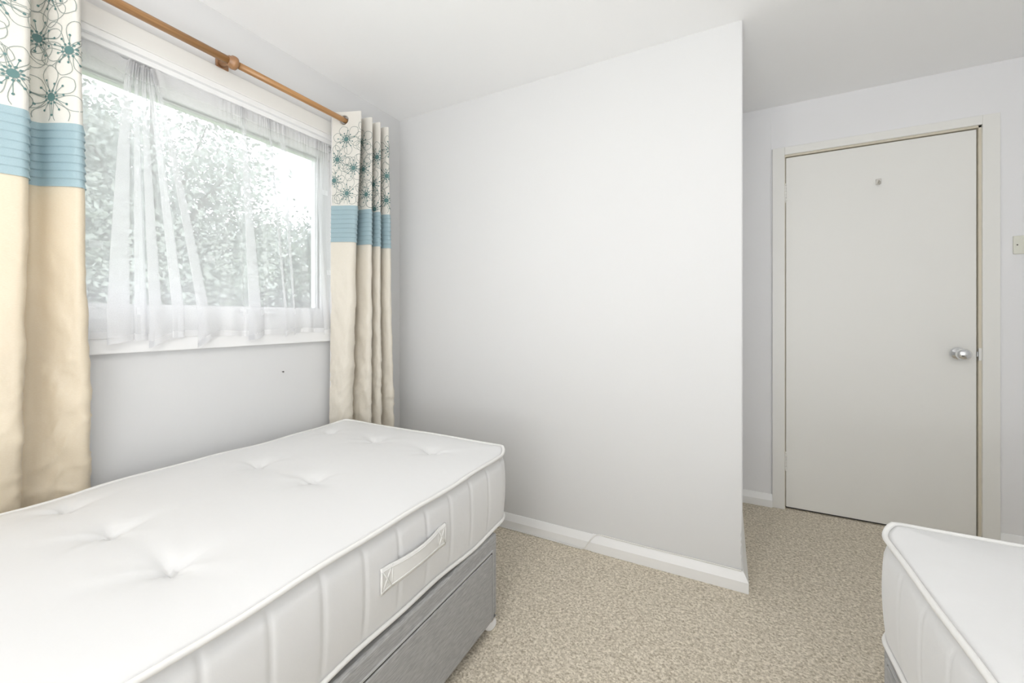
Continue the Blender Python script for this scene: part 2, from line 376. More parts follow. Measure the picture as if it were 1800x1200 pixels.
# ------------------------------------------------------------------ window
win = empty('window_1', (XW - 0.1, 0.575, WZ0)); struct(win, 'wide white double glazed window in the left wall')
FX0, FX1 = -1.93, -1.818
def frame_rect(y0, y1, z0, z1, w, x0, x1):
    return [(x0, x1, y0, y1, z0, z0 + w), (x0, x1, y0, y1, z1 - w, z1), (x0, x1, y0, y0 + w, z0 + w, z1 - w), (x0, x1, y1 - w, y1, z0 + w, z1 - w)]
part('window_frame', boxes(*frame_rect(WY0, WY1, 1.045, WZ1, 0.055, FX0, FX1)), M['upvc'], win, bevel=0.004)
for (y0, y1) in ((WY0 + 0.055, WY1 - 0.055),):
    s = part('sash', boxes(*frame_rect(y0, y1, 1.098, 1.967, 0.05, FX0 + 0.01, FX1 - 0.018)), M['upvc'], win, bevel=0.005)
    g = obj('pane', boxes((-1.886, -1.880, y0 + 0.045, y1 - 0.045, 1.143, 1.922)), M['glass'], s); g.location = -win.location
    gs = obj('glazing_gasket', boxes(*frame_rect(y0 + 0.047, y1 - 0.047, 1.145, 1.920, 0.004, -1.866, -1.852)), M['dark'], s); gs.location = -win.location
bm = boxes((FX1 - 0.020, FX1 - 0.010, 1.09, 1.16, 1.112, 1.136)); box(bm, FX1 - 0.012, FX1 + 0.012, 1.118, 1.132, 1.117, 1.131); box(bm, FX1 + 0.004, FX1 + 0.014, 1.05, 1.132, 1.115, 1.132)
hd = part('window_handle', bm, M['upvc'], win, bevel=0.003)
part('window_sill', boxes((FX1 - 0.02, XW + 0.026, WY0 - 0.05, WY1 + 0.02, 1.03, 1.05), (XW - 0.02, XW + 0.024, WY0 - 0.05, WY1 + 0.02, 0.983, 1.045)), M['gloss'], win, bevel=0.003)
struct(obj('trim_2', boxes((XW - 0.03, XW + 0.009, YR, WY1 + 0.10, 2.018, 2.084)), M['cream'], bevel=0.002), 'cream board above the window')
struct(obj('trim_3', boxes((XW - 0.06, XW + 0.004, WY0, WY1, 1.996, 2.019), (XW - 0.06, XW - 0.012, WY0, WY1, 1.978, 2.0)), M['gloss'], bevel=0.003), 'white bead under the window head board')
struct(obj('trim_4', boxes((XW - 0.07, XW + 0.006, WY1 - 0.012, WY1 + 0.03, 1.045, 2.02)), M['gloss'], bevel=0.003), 'white side lining of the window opening')

# ------------------------------------------------------------------ curtain pole
RX, RZ = -1.68, 2.081
pole = empty('curtain_pole', (RX, 0.6, RZ), 'brown wooden curtain pole fixed above the window', 'curtain pole')
bm = bmesh.new(); tube(bm, [(RX, -0.5, RZ), (RX, 0.2, RZ), (RX, 0.9, RZ)], 0.0145, 20); part('rod', bm, M['brasswood'], pole, smooth=True)
bm = bmesh.new(); tube(bm, [(RX, 0.9, RZ), (RX, 1.3, RZ), (RX, 1.60, RZ)], 0.0130, 20); part('rod', bm, M['brasswood'], pole, smooth=True)
for by in (0.885, -0.44):
    bm = boxes((XW, XW + 0.012, by - 0.013, by + 0.013, 2.072, 2.122) if by > 1.6 else (XW, XW + 0.012, by - 0.014, by + 0.030, 2.082, 2.132))
    br = part('bracket', bm, M['bracket'], pole, bevel=0.002)
    bm = bmesh.new(); tube(bm, [(XW + 0.008, by + 0.004, 2.100), (XW + 0.04, by + 0.002, 2.092), (RX - 0.012, by, RZ)], 0.010, 14, rads=[0.014, 0.0095, 0.009])
    a = obj('bracket_arm', bm, M['bracket'], br, smooth=True); a.location = -pole.location
    bm = bmesh.new(); lathe(bm, [(0.0135, -0.016), (0.0185, -0.013), (0.0195, -0.004), (0.0240, -0.002), (0.0255, 0.006), (0.0240, 0.014), (0.018, 0.018), (0.0135, 0.019)], (RX, by, RZ), (0, 1, 0), 28)
    a = obj('bracket_ring', bm, M['bracket'], br, smooth=True); a.location = -pole.location
for fy, s in ((-0.5, -1),):
    bm = bmesh.new(); lathe(bm, [(0.0145, 0), (0.019, 0.004), (0.014, 0.010), (0.022, 0.020), (0.028, 0.036), (0.026, 0.05), (0.016, 0.062), (0, 0.066)], (RX, fy, RZ), (0, s, 0), 24)
    part('finial', bm, M['brasswood'], pole, smooth=True)

# ------------------------------------------------------------------ curtains
Z_TOP, Z_BT, Z_BB, Z_BOT = 2.122, 1.655, 1.474, 0.04
class Cloth:
    """drape between a plan curve at the top and another at the bottom; s = metres across, z = height"""
    def __init__(self, levels, n=14):
        self.levels = [(z, catmull(P, n)) for z, P in levels]   # from top to bottom
        C0 = self.levels[0][1]; self.S = [0.0]
        for a, b in zip(C0, C0[1:]): self.S.append(self.S[-1] + math.hypot(b[0] - a[0], b[1] - a[1]))
        self.n = len(C0); self.len = self.S[-1]
    def plan(self, i, z):
        Lv = self.levels
        for (z0, A), (z1, B) in zip(Lv, Lv[1:]):
            if z >= z1 or B is Lv[-1][1]:
                t = min(1, max(0, (z0 - z) / (z0 - z1))); t = t * t * (3 - 2 * t) if len(Lv) > 2 else t
                return (A[i][0] * (1 - t) + B[i][0] * t, A[i][1] * (1 - t) + B[i][1] * t)
    def at(self, s, z, off=0.0):
        s = min(max(s, 0), self.len * 0.99999); lo = 0; hi = self.n - 1
        while hi - lo > 1:
            mid = (lo + hi) // 2
            if self.S[mid] <= s: lo = mid
            else: hi = mid
        f = (s - self.S[lo]) / max(1e-9, self.S[hi] - self.S[lo])
        a = self.plan(lo, z); b = self.plan(hi, z)
        x = a[0] * (1 - f) + b[0] * f; y = a[1] * (1 - f) + b[1] * f
        if off:
            p = self.plan(max(lo - 1, 0), z); q = self.plan(min(hi + 1, self.n - 1), z)
            dx, dy = q[0] - p[0], q[1] - p[1]; d = math.hypot(dx, dy) or 1
            x += dy / d * off; y -= dx / d * off          # + = towards the room
        return Vector((x, y, z))
def sheet(bm, cl, z0, z1, nz, ds=0.006, off=0.0, prof=None, holes=(), s0=0.0, s1=None, wr=None, midx=0):
    s1 = cl.len if s1 is None else s1
    ns = max(2, int((s1 - s0) / ds)); V = []
    for j in range(nz + 1):
        z = z0 + (z1 - z0) * j / nz
        if prof: z, o = prof(j / nz, z)
        else: o = 0
        V.append([bm.verts.new(cl.at(s0 + (s1 - s0) * i / ns, z, off + o + (wr(s0 + (s1 - s0) * i / ns, z) if wr else 0))) for i in range(ns + 1)])
    for j in range(nz):
        for i in range(ns):
            if holes:
                s = s0 + (s1 - s0) * (i + .5) / ns; z = (V[j][i].co.z + V[j + 1][i].co.z) / 2
                if any((s - hs) ** 2 + (z - hz) ** 2 < hr ** 2 for hs, hz, hr in holes): continue
            f = bm.faces.new((V[j][i], V[j + 1][i], V[j + 1][i + 1], V[j][i + 1])); f.smooth = True; f.material_index = midx
    return V
def ribbon(bm, cl, pts, w, off, midx, closed=False):
    K = len(pts)
    if K < 2: return
    prev = None; first = None
    rng = list(range(K)) + ([0] if closed else [])
    for i in rng:
        a = pts[(i - 1) % K if closed else max(i - 1, 0)]; b = pts[(i + 1) % K if closed else min(i + 1, K - 1)]
        ds, dz = b[0] - a[0], b[1] - a[1]; d = math.hypot(ds, dz) or 1; nx, nz = -dz / d * w / 2, ds / d * w / 2
        s, z = pts[i]
        if not (0.002 < s < cl.len - 0.002 and Z_BT + 0.004 < z < Z_TOP - 0.03): prev = None; continue
        cur = (bm.verts.new(cl.at(s + nx, z + nz, off)), bm.verts.new(cl.at(s - nx, z - nz, off)))
        if prev: f = bm.faces.new((prev[0], prev[1], cur[1], cur[0])); f.material_index = midx; f.smooth = True
        prev = cur
def dot(bm, cl, s, z, r, off, midx, n=9):
    if not (0.004 < s < cl.len - 0.004 and Z_BT + 0.006 < z < Z_TOP - 0.03): return
    ring = [bm.verts.new(cl.at(s + r * math.cos(2 * PI * k / n), z + r * math.sin(2 * PI * k / n), off)) for k in range(n)]
    c = bm.verts.new(cl.at(s, z, off + 0.0006))
    for k in range(n): f = bm.faces.new((ring[k], ring[(k + 1) % n], c)); f.material_index = midx; f.smooth = True
def flower(bm, cl, s, z, size, seed):
    r_ = random.Random(seed); np_ = r_.choice((6, 6, 7)); a0 = r_.uniform(0, 6.28)
    for k in range(np_):                                 # petals: rounded loops that almost touch
        a = a0 + 2 * PI * k / np_ + r_.uniform(-.07, .07); ln = size * r_.uniform(0.85, 1.12); wd = size * 0.52 * math.tan(PI / np_) * r_.uniform(0.9, 1.02)
        pl = []
        for q in range(27):
            t = q / 26 * PI * 2; u_ = (1 - math.cos(t)) / 2; rr = 0.013 + (ln - 0.013) * u_
            ww = wd * (1 if t < PI else -1) * (math.sin(PI * min(1, u_) ** 1.5) ** 0.75 if 0 < u_ < 1 else 0) * 1.05
            pl.append((s + rr * math.cos(a) - ww * math.sin(a), z + rr * math.sin(a) + ww * math.cos(a)))
        ribbon(bm, cl, pl, 0.0021, 0.0009, 1)
    ns = r_.choice((10, 11))
    for k in range(ns):                                  # stamens with dot heads
        a = a0 + 0.2 + 2 * PI * k / ns; ln = size * (0.44 if k % 2 else 0.56) * r_.uniform(0.9, 1.1)
        ribbon(bm, cl, [(s + q * ln * math.cos(a), z + q * ln * math.sin(a)) for q in (0.15, 0.4, 0.7, 1.0)], 0.0014, 0.0013, 2)
        dot(bm, cl, s + ln * math.cos(a), z + ln * math.sin(a), 0.0034, 0.0016, 2)
        dot(bm, cl, s + 0.0185 * math.cos(a), z + 0.0185 * math.sin(a), 0.0034, 0.0018, 2)
    dot(bm, cl, s, z, 0.012, 0.0019, 2, 16)
def petals(bm, cl, s, z, size, seed):
    """loose petal outlines that fill the space between flowers"""
    r_ = random.Random(seed)
    for k in range(3):
        a = r_.uniform(0, 6.28); c = (s + r_.uniform(-.03, .03), z + r_.uniform(-.03, .03)); ra, rb_ = size * 0.42, size * 0.28
        ribbon(bm, cl, [(c[0] + ra * math.cos(q * PI / 9) * math.cos(a) - rb_ * math.sin(q * PI / 9) * math.sin(a), c[1] + ra * math.cos(q * PI / 9) * math.sin(a) + rb_ * math.sin(q * PI / 9) * math.cos(a)) for q in range(18)], 0.0020, 0.0008, 1, True)
def pleat(npl):
    def f(t, z):
        u = (t * npl) % 1.0
        if t >= 1: u = 1
        return z, 0.0008 + 0.0040 * u ** 1.3 if u > 0.06 else 0.0008
    return f
def wrinkle(seed):
    def f(s, z):
        t = min(1.0, max(0.0, (Z_BB - z) / 0.3)); k = min(1.0, max(0.0, (1.15 - z) / 0.4))
        a = noise.noise(Vector((s * 16 + z * 9, z * 7 - s * 5, seed))) * 0.006
        r_ = 1 - abs(noise.noise(Vector((s * 13 - z * 15, z * 8 + s * 6, seed + 3.7)))) * 2.2
        return t * (a + 0.009 * k * max(0.0, r_ - 0.55) + 0.0015 * noise.noise(Vector((s * 60, z * 45, seed))))
    return f
def make_curtain(name, label, cl, flowers, eyelet_s, satin, seed, group):
    root = empty(name, (RX, cl.at(cl.len / 2, 1)[1], Z_BOT), label, 'curtain', group)
    holes = [(s, RZ, 0.0215) for s in eyelet_s]
    bm = bmesh.new(); sheet(bm, cl, Z_TOP, Z_BT, 110, 0.0045, holes=holes)
    for i, (s, z, sz) in enumerate(flowers): flower(bm, cl, s, z, sz, seed + i)
    for i in range(int(cl.len / 0.06)): petals(bm, cl, 0.03 + i * 0.06, 1.70 + (i * 0.137) % 0.36, 0.075, seed + 50 + i)
    part('floral_panel', bm, None, root, mats=[M['linen'], M['thread'], M['teal']])
    bm = bmesh.new(); sheet(bm, cl, Z_BT, Z_BB, 128, 0.006, prof=pleat(8)); p = part('pleated_band', bm, M['band'], root); p['label'] = 'duck egg blue band of horizontal pleats'
    bm = bmesh.new(); sheet(bm, cl, Z_BB, Z_BOT, 170, 0.007, prof=lambda t, z: (z, 0.0012), wr=wrinkle(seed)); p = part('satin_panel', bm, satin, root); p['label'] = 'pale gold silky lower panel'
    bm = bmesh.new(); sheet(bm, cl, Z_TOP - 0.004, Z_BOT + 0.01, 200, 0.006, off=-0.0075, holes=holes); part('lining', bm, M['lining'], root)
    bm = bmesh.new()
    for s in (0.0, cl.len):                              # turned side edges
        pts_ = [cl.at(s, Z_TOP + (Z_BOT - Z_TOP) * k / 60, -0.0025) for k in range(61)]; tube(bm, pts_, 0.0035, 8)
    part('side_hem', bm, M['lining'], root, smooth=True)
    for s in eyelet_s:
        a = cl.at(s - 0.01, RZ); b = cl.at(s + 0.01, RZ); n_ = (b - a).cross(Vector((0, 0, 1))).normalized(); c = cl.at(s, RZ, -0.002)
        bm = bmesh.new(); u = (b - a).normalized(); w = Vector((0, 0, 1))
        tube(bm, [c + (u * math.cos(q * PI / 12) + w * math.sin(q * PI / 12)) * 0.0225 for q in range(24)], 0.004, 8, closed=True)
        part('eyelet', bm, M['eyelet'], root, smooth=True)
    return root
def crossings(cl):
    out = []
    for i in range(cl.n - 1):
        a = cl.plan(i, RZ); b = cl.plan(i + 1, RZ)
        if (a[0] - RX) * (b[0] - RX) < 0: out.append((cl.S[i] + cl.S[i + 1]) / 2)
    return out
# right-hand curtain: stacked folds
R_top = [(-1.735, 1.378), (-1.69, 1.402), (-1.63, 1.423), (-1.598, 1.437), (-1.625, 1.452), (-1.70, 1.458), (-1.738, 1.470), (-1.70, 1.490), (-1.62, 1.500), (-1.600, 1.512), (-1.63, 1.526), (-1.70, 1.530), (-1.738, 1.540), (-1.70, 1.553), (-1.62, 1.560), (-1.602, 1.570), (-1.63, 1.582), (-1.71, 1.588), (-1.74, 1.600), (-1.70, 1.612), (-1.625, 1.618), (-1.605, 1.632), (-1.66, 1.645), (-1.72, 1.650)]
R_mid = [(-1.735, 1.372), (-1.70, 1.386), (-1.655, 1.408), (-1.640, 1.432), (-1.655, 1.452), (-1.70, 1.462), (-1.735, 1.475), (-1.70, 1.492), (-1.63, 1.502), (-1.612, 1.516), (-1.635, 1.530), (-1.70, 1.536), (-1.735, 1.548), (-1.70, 1.558), (-1.63, 1.566), (-1.612, 1.578), (-1.64, 1.590), (-1.71, 1.596), (-1.745, 1.608), (-1.70, 1.620), (-1.63, 1.630), (-1.605, 1.648), (-1.66, 1.664), (-1.72, 1.668)]
R_bot = [(-1.74, 1.370), (-1.705, 1.378), (-1.672, 1.398), (-1.665, 1.428), (-1.68, 1.455), (-1.71, 1.468), (-1.735, 1.480), (-1.70, 1.496), (-1.635, 1.508), (-1.622, 1.526), (-1.65, 1.540), (-1.70, 1.548), (-1.735, 1.556), (-1.69, 1.566), (-1.63, 1.576), (-1.62, 1.592), (-1.65, 1.602), (-1.71, 1.608), (-1.74, 1.618), (-1.70, 1.632), (-1.63, 1.645), (-1.602, 1.662), (-1.65, 1.680), (-1.71, 1.684)]
clR = Cloth([(Z_TOP, R_top), (1.30, R_mid), (0.5, R_bot)])
rr = random.Random(5)
fl = [(0.075, 1.985, 0.075), (0.03, 1.885, 0.075), (0.12, 1.84, 0.07), (0.015, 1.78, 0.07), (0.09, 1.715, 0.075)]
s = 0.19; k = 0
while s < clR.len:
    for z in (2.0, 1.86, 1.73): fl.append((s + rr.uniform(-.02, .02), z - (0.06 if k % 2 else 0), 0.075))
    s += 0.105; k += 1
make_curtain('eyelet_curtain', 'cream, blue and gold eyelet curtain bunched beside the room corner, right of the window', clR, fl, crossings(clR), M['satin_sheen'], 100, 'pair of floral eyelet curtains at the window')
# left-hand curtain: open folds nearest the viewer, widening towards the bottom
def ramp_pts(P, dy=0, dx=0): return [(x + dx, y + dy) for x, y in P]
L_top = [(-1.720, 0.060), (-1.640, 0.085), (-1.635, 0.12), (-1.700, 0.155), (-1.738, 0.185), (-1.737, 0.225), (-1.700, 0.262), (-1.685, 0.305), (-1.669, 0.348), (-1.668, 0.368), (-1.690, 0.376), (-1.735, 0.372), (-1.737, 0.388), (-1.735, 0.405), (-1.700, 0.418), (-1.665, 0.432), (-1.642, 0.447), (-1.646, 0.460), (-1.672, 0.466)]
L_mid = [(-1.720, 0.040), (-1.640, 0.065), (-1.632, 0.10), (-1.700, 0.135), (-1.738, 0.165), (-1.737, 0.21), (-1.700, 0.250), (-1.672, 0.298), (-1.655, 0.340), (-1.654, 0.358), (-1.680, 0.368), (-1.725, 0.366), (-1.736, 0.384), (-1.728, 0.404), (-1.700, 0.421), (-1.670, 0.440), (-1.650, 0.458), (-1.655, 0.472), (-1.682, 0.477)]
L_low = [(-1.720, 0.030), (-1.655, 0.055), (-1.650, 0.09), (-1.700, 0.125), (-1.737, 0.155), (-1.736, 0.20), (-1.700, 0.240), (-1.665, 0.285), (-1.645, 0.330), (-1.645, 0.348), (-1.670, 0.356), (-1.720, 0.362), (-1.736, 0.382), (-1.725, 0.408), (-1.705, 0.430), (-1.685, 0.455), (-1.672, 0.476), (-1.678, 0.490), (-1.700, 0.495)]
L_flr = [(-1.73, 0.020), (-1.70, 0.050), (-1.695, 0.09), (-1.72, 0.125), (-1.75, 0.155), (-1.745, 0.20), (-1.725, 0.240), (-1.71, 0.285), (-1.70, 0.330), (-1.70, 0.350), (-1.710, 0.358), (-1.735, 0.364), (-1.748, 0.382), (-1.74, 0.408), (-1.73, 0.430), (-1.72, 0.455), (-1.71, 0.480), (-1.712, 0.496), (-1.725, 0.502)]
clL = Cloth([(Z_TOP, L_top), (1.35, L_mid), (0.80, L_low), (0.60, L_flr)])
def s_near(cl, x, y, z=1.75):
    return min(range(cl.n), key=lambda i: (cl.plan(i, z)[0] - x) ** 2 + (cl.plan(i, z)[1] - y) ** 2)
def SL(x, y, z=1.75): return clL.S[s_near(clL, x, y, z)]
fl = [(SL(-1.672, .343), 1.743, .092), (SL(-1.70, .265), 1.80, .085), (SL(-1.70, .412), 1.728, .092), (SL(-1.735, .40), 1.895, .088), (SL(-1.655, .44), 1.86, .08),
      (SL(-1.70, .415), 2.02, .09), (SL(-1.68, .31), 1.93, .09), (SL(-1.74, .20), 1.70, .08), (SL(-1.76, .19), 1.93, .08), (SL(-1.64, .10), 1.80, .09), (SL(-1.64, .11), 2.0, .09)]
make_curtain('eyelet_curtain', 'cream, blue and gold eyelet curtain at the left edge, hanging left of the window', clL, fl, crossings(clL), M['satin'], 300, 'pair of floral eyelet curtains at the window')

# ------------------------------------------------------------------ net curtain
# each entry: (y at rod, y at hem, x offset at hem); backward steps make overlapping pleats
net_ctrl = []
def plain(y0, y1, n, amp=0.006):
    for k in range(n):
        y = y0 + (y1 - y0) * (k + 0.5) / n
        net_ctrl.append((y, y, amp * (1 if k % 2 else -1), 0.0))
def pleat3(yt, wt, yb, wb, drop=0.02, fwd=0.02):
    """front-over-back pleat: forward, back, forward"""
    net_ctrl.extend([(yt - wt / 2, yb - wb / 2, 0.0, 0), (yt + wt / 2, yb + wb / 2, -0.004, 0), (yt + wt / 2 - 0.004, yb + wb / 2 - 0.004, 0.006, drop * .5),
                     (yt - wt / 2 + 0.004, yb - wb / 2 + 0.004, fwd, drop), (yt - wt / 2, yb - wb / 2, fwd + 0.005, drop), (yt + wt / 2 + 0.002, yb + wb / 2 + 0.003, fwd * .4, drop * .3)])
plain(0.405, 0.44, 1, 0.002)
pleat3(0.475, 0.05, 0.465, 0.05, 0.0, 0.01)
pleat3(0.622, 0.012, 0.572, 0.055, 0.016, 0.016)
pleat3(0.640, 0.010, 0.628, 0.030, 0.0, 0.01)
pleat3(0.655, 0.010, 0.668, 0.040, 0.024, 0.022)
pleat3(0.670, 0.012, 0.735, 0.035, 0.0, 0.008)
pleat3(0.682, 0.014, 0.812, 0.042, 0.040, 0.028)
plain(0.86, 0.98, 3)
pleat3(0.985, 0.014, 1.000, 0.055, 0.014, 0.02)
plain(1.04, 1.08, 2)
pleat3(1.095, 0.012, 1.135, 0.022, 0.016, 0.014)
pleat3(1.155, 0.030, 1.175, 0.016, 0.012, 0.01)
plain(1.21, 1.30, 3, 0.008)
pleat3(1.335, 0.012, 1.335, 0.03, 0.006, 0.012)
plain(1.36, 1.41, 2, 0.006)
NT, NB = 1.985, 1.028
ncv = catmull(net_ctrl, 7)
S_ = [0.0]
for a, b in zip(ncv, ncv[1:]): S_.append(S_[-1] + math.hypot(b[1] - a[1], b[2] - a[2]))
bm = bmesh.new(); uvl = bm.loops.layers.uv.new('UVMap'); NZ = 72; V = []
rn = random.Random(9); ph = [rn.uniform(0, 6.28) for _ in range(6)]
for j in range(NZ + 1):
    t = j / NZ; rowv = []
    for i, (yt, yb, ox, dr) in enumerate(ncv):
        tt = min(1.0, t * 1.12) ** 0.8
        y = yt * (1 - tt) + yb * tt
        bunch = math.exp(-((yt - 0.65) / 0.07) ** 2)
        gather = math.exp(-t * 16)
        x = -1.792 + 0.058 * min(1, t * 1.06) ** 1.3 + ox * (0.25 + 0.75 * t) + 0.004 * math.sin(S_[i] * 21 + ph[0] + t * 2.5) * t
        x += gather * (0.005 * math.sin(i * 1.9) + 0.012 * bunch * math.sin(i * 1.3))
        x = min(x, -1.716) if 0.47 < y < 1.36 else min(x, -1.7385)
        z = NT - (NT - NB) * t - dr * t - 0.006 * t * math.sin(S_[i] * 9 + ph[1]) - 0.018 * bunch * (1 - t) + gather * 0.003 * math.sin(i * 2.3)
        rowv.append(bm.verts.new((x, y, z)))
    V.append(rowv)
for j in range(NZ):
    for i in range(len(ncv) - 1):
        f = bm.faces.new((V[j][i], V[j + 1][i], V[j + 1][i + 1], V[j][i + 1])); f.smooth = True
        for lp, (jj, ii) in zip(f.loops, ((j, i), (j + 1, i), (j + 1, i + 1), (j, i + 1))): lp[uvl].uv = (S_[ii], (1 - jj / NZ) * (NT - NB))
net = empty('net_curtain', (-1.77, 0.6, NB), 'sheer white net curtain with woven squares hanging across the window', 'net curtain')
part('voile', bm, M['net'], net)
bm = bmesh.new(); tube(bm, [(-1.798, 0.30, 1.972), (-1.798, 0.6, 1.969), (-1.798, 1.485, 1.972)], 0.0022, 8); part('curtain_wire', bm, M['whiteplastic'], net, smooth=True)

# ------------------------------------------------------------------ beds
W_, L_, R_ = 0.922, 1.90, 0.10
MZ0, MZ1 = 0.0, 0.246                                     # mattress local z of the two piped edges
def rr_map(x, y, w, l, r):
    sx = 1 if x >= 0 else -1; sy = 1 if y >= 0 else -1
    qx = abs(x) - (w / 2 - r); qy = abs(y) - (l / 2 - r)
    if qx > 0 and qy > 0:
        m_ = max(qx, qy); d = math.hypot(qx, qy); qx, qy = qx * m_ / d, qy * m_ / d
        return sx * (w / 2 - r + qx), sy * (l / 2 - r + qy)
    return x, y
def mattress(loc, label, buttons, seams, handle_y, seed=1, quilt=0.0034):
    root = empty('mattress', loc, label, 'mattress', 'two single mattresses on divan beds')
    rn = random.Random(seed)
    NX, NY = 92, 380
    bm = bmesh.new(); grid = []
    dips = [(bx, by, 0.030, 0.060) for bx, by in buttons]
    phs = [rn.uniform(0, 6.28) for _ in range(8)]
    def wob(y): return 0.0035 * math.sin(y * 9 + phs[0]) + 0.0025 * math.sin(y * 21 + phs[1])
    def top_z(x, y):
        d = min(W_ / 2 - abs(x), L_ / 2 - abs(y)); d = max(0, d)
        z = MZ1 + 0.016 * (1 - math.exp(-d / 0.035)) + 0.012 * (1 - math.exp(-d / 0.16)) - 0.004
        for bx, by, dep, sg in dips:
            dx, dy = x - bx, y - by; r_ = math.hypot(dx, dy)
            if r_ < 0.3:
                a = math.atan2(dy, dx)
                z -= dep * (0.60 * math.exp(-r_ / sg) + 0.40 * math.exp(-(r_ / 0.03) ** 2)) * (1 + 0.25 * math.cos(4 * a + 0.5)) 
                z -= 0.0016 * math.exp(-r_ / 0.07) * math.cos(9 * a + bx * 20)
        z += 0.0015 * math.sin(x * 11 + phs[2]) * math.sin(y * 7 + phs[3])
        return z + wob(y) * math.exp(-d / 0.06) * 0.6
    for j in range(NY + 1):
        rowv = []
        for i in range(NX + 1):
            x, y = rr_map(-W_ / 2 + W_ * i / NX, -L_ / 2 + L_ * j / NY, W_, L_, R_)
            rowv.append(bm.verts.new((x, y, top_z(x, y))))
        grid.append(rowv)
    for j in range(NY):
        for i in range(NX): bm.faces.new((grid[j][i], grid[j][i + 1], grid[j + 1][i + 1], grid[j + 1][i])).smooth = True
    loop = [grid[0][i] for i in range(NX + 1)] + [grid[j][NX] for j in range(1, NY + 1)] + [grid[NY][i] for i in range(NX - 1, -1, -1)] + [grid[j][0] for j in range(NY - 1, 0, -1)]
    def outward(p):
        cx = max(-(W_ / 2 - R_), min(W_ / 2 - R_, p.x)); cy = max(-(L_ / 2 - R_), min(L_ / 2 - R_, p.y))
        v_ = Vector((p.x - cx, p.y - cy, 0)); return v_.normalized() if v_.length > 1e-6 else Vector((1, 0, 0))
    prev = loop; edge_top = [v_.co.copy() for v_ in loop]; K = len(loop); NS = 16; edge_bot = []
    for q in range(1, NS + 1):
        t = q / NS; cur = []
        for v_ in edge_top:
            o_ = outward(v_); b = 0.011 * math.sin(PI * t) ** 0.7 - 0.012 * math.exp(-((t - 0.07) / 0.045) ** 2)
            sy = v_.y if abs(o_.x) > 0.7 else v_.x
            for sm in seams if abs(o_.x) > 0.7 else [x_ * 0.109 for x_ in range(-4, 5)]:
                dd = abs(sy - sm)
                if dd < 0.05: b -= quilt * math.exp(-(dd / 0.005) ** 2) * min(1.0, 3 * math.sin(PI * t))
            zt = v_.z; zb = MZ0 + 0.005 * math.sin(v_.y * 8 + phs[4]) * (1 if abs(o_.x) > .7 else 0.3) + 0.003 * math.sin(v_.y * 19 + phs[5])
            cur.append(bm.verts.new((v_.x + o_.x * b, v_.y + o_.y * b, zt + (zb - zt) * t)))
        for k in range(K): bm.faces.new((prev[(k + 1) % K], prev[k], cur[k], cur[(k + 1) % K])).smooth = True
        prev = cur
    edge_bot = [v_.co.copy() for v_ in prev]
    bm.faces.new(prev[::-1])
    bmesh.ops.recalc_face_normals(bm, faces=bm.faces)
    obj('mattress_body', bm, M['mattress'], root)
    for E in (edge_top, edge_bot):
        bm = bmesh.new(); step = E[::2]; tube(bm, [p + outward(p) * 0.0045 + Vector((0, 0, 0.001)) for p in step], 0.0060, 8, closed=True)
        obj('piping', bm, M['piping'], root, smooth=True)
    for bx, by in buttons:
        bm = bmesh.new(); z = top_z(bx, by); rb = random.Random(int(bx * 1000) + int(by * 77))
        for q in range(7):
            a = q * 0.9 + rb.uniform(-.2, .2); l_ = rb.uniform(0.007, 0.013)
            tube(bm, [(bx, by, z - 0.001), (bx + l_ * .5 * math.cos(a), by + l_ * .5 * math.sin(a), z + 0.005), (bx + l_ * math.cos(a), by + l_ * math.sin(a), z + 0.002)], 0.0016, 6)
        obj('tuft', bm, M['piping'], root, smooth=True)
    for sx in (-1, 1):                                      # strap handle, stitched flat at the ends
        y0, y1 = handle_y - 0.125, handle_y + 0.125; bm = bmesh.new(); z0, z1 = 0.093, 0.157
        NXh = 40; A = []
        for q in range(NXh + 1):
            t = q / NXh; y = y0 + (y1 - y0) * t
            bow = 0.009 * max(0, math.sin(PI * (t - 0.13) / 0.74)) ** 0.8 if 0.13 < t < 0.87 else 0
            base_x = W_ / 2 + 0.0125; nar = 0.007 * math.sin(PI * t)
            rowv = []
            for rz in (0, 0.12, 0.5, 0.88, 1):
                z = z0 + nar + (z1 - z0 - 2 * nar) * rz + 0.0
                rowv.append(bm.verts.new((sx * (base_x + bow + (0.003 if rz in (0.12, 0.88) else 0.0015)), y, z)))
            A.append(rowv)
        for a, b in zip(A, A[1:]):
            for k in range(4): bm.faces.new((a[k], b[k], b[k + 1], a[k + 1])).smooth = True
        h = obj('handle', bm, M['piping'], root)
        so = h.modifiers.new('solidify', 'SOLIDIFY'); so.thickness = 0.003; so.offset = 0
        bm = bmesh.new(); bxh = W_ / 2 + 0.0165
        for (ya, yb) in ((y0 + 0.002, y0 + 0.036), (y1 - 0.036, y1 - 0.002)):
            zz0, zz1 = z0 + 0.004, z1 - 0.004
            for P in (((ya, zz0), (yb, zz1)), ((ya, zz1), (yb, zz0)), ((ya, zz0), (ya, zz1)), ((yb, zz0), (yb, zz1))):
                tube(bm, [(sx * bxh, P[0][0], P[0][1]), (sx * (bxh + 0.0006), (P[0][0] + P[1][0]) / 2, (P[0][1] + P[1][1]) / 2), (sx * bxh, P[1][0], P[1][1])], 0.0017, 6)
        for zz in (z0 + 0.008, z1 - 0.008):
            tube(bm, [(sx * (bxh + 0.0006 + (0.009 * max(0, math.sin(PI * (t - 0.13) / 0.74)) ** 0.8 if 0.13 < t < 0.87 else 0)), y0 + (y1 - y0) * t, zz + (0.007 * math.sin(PI * t)) * (1 if zz < 0.13 else -1)) for t in [q / 24 for q in range(25)]], 0.0014, 6)
        obj('stitching', bm, M['piping'], h, smooth=True)
    return root
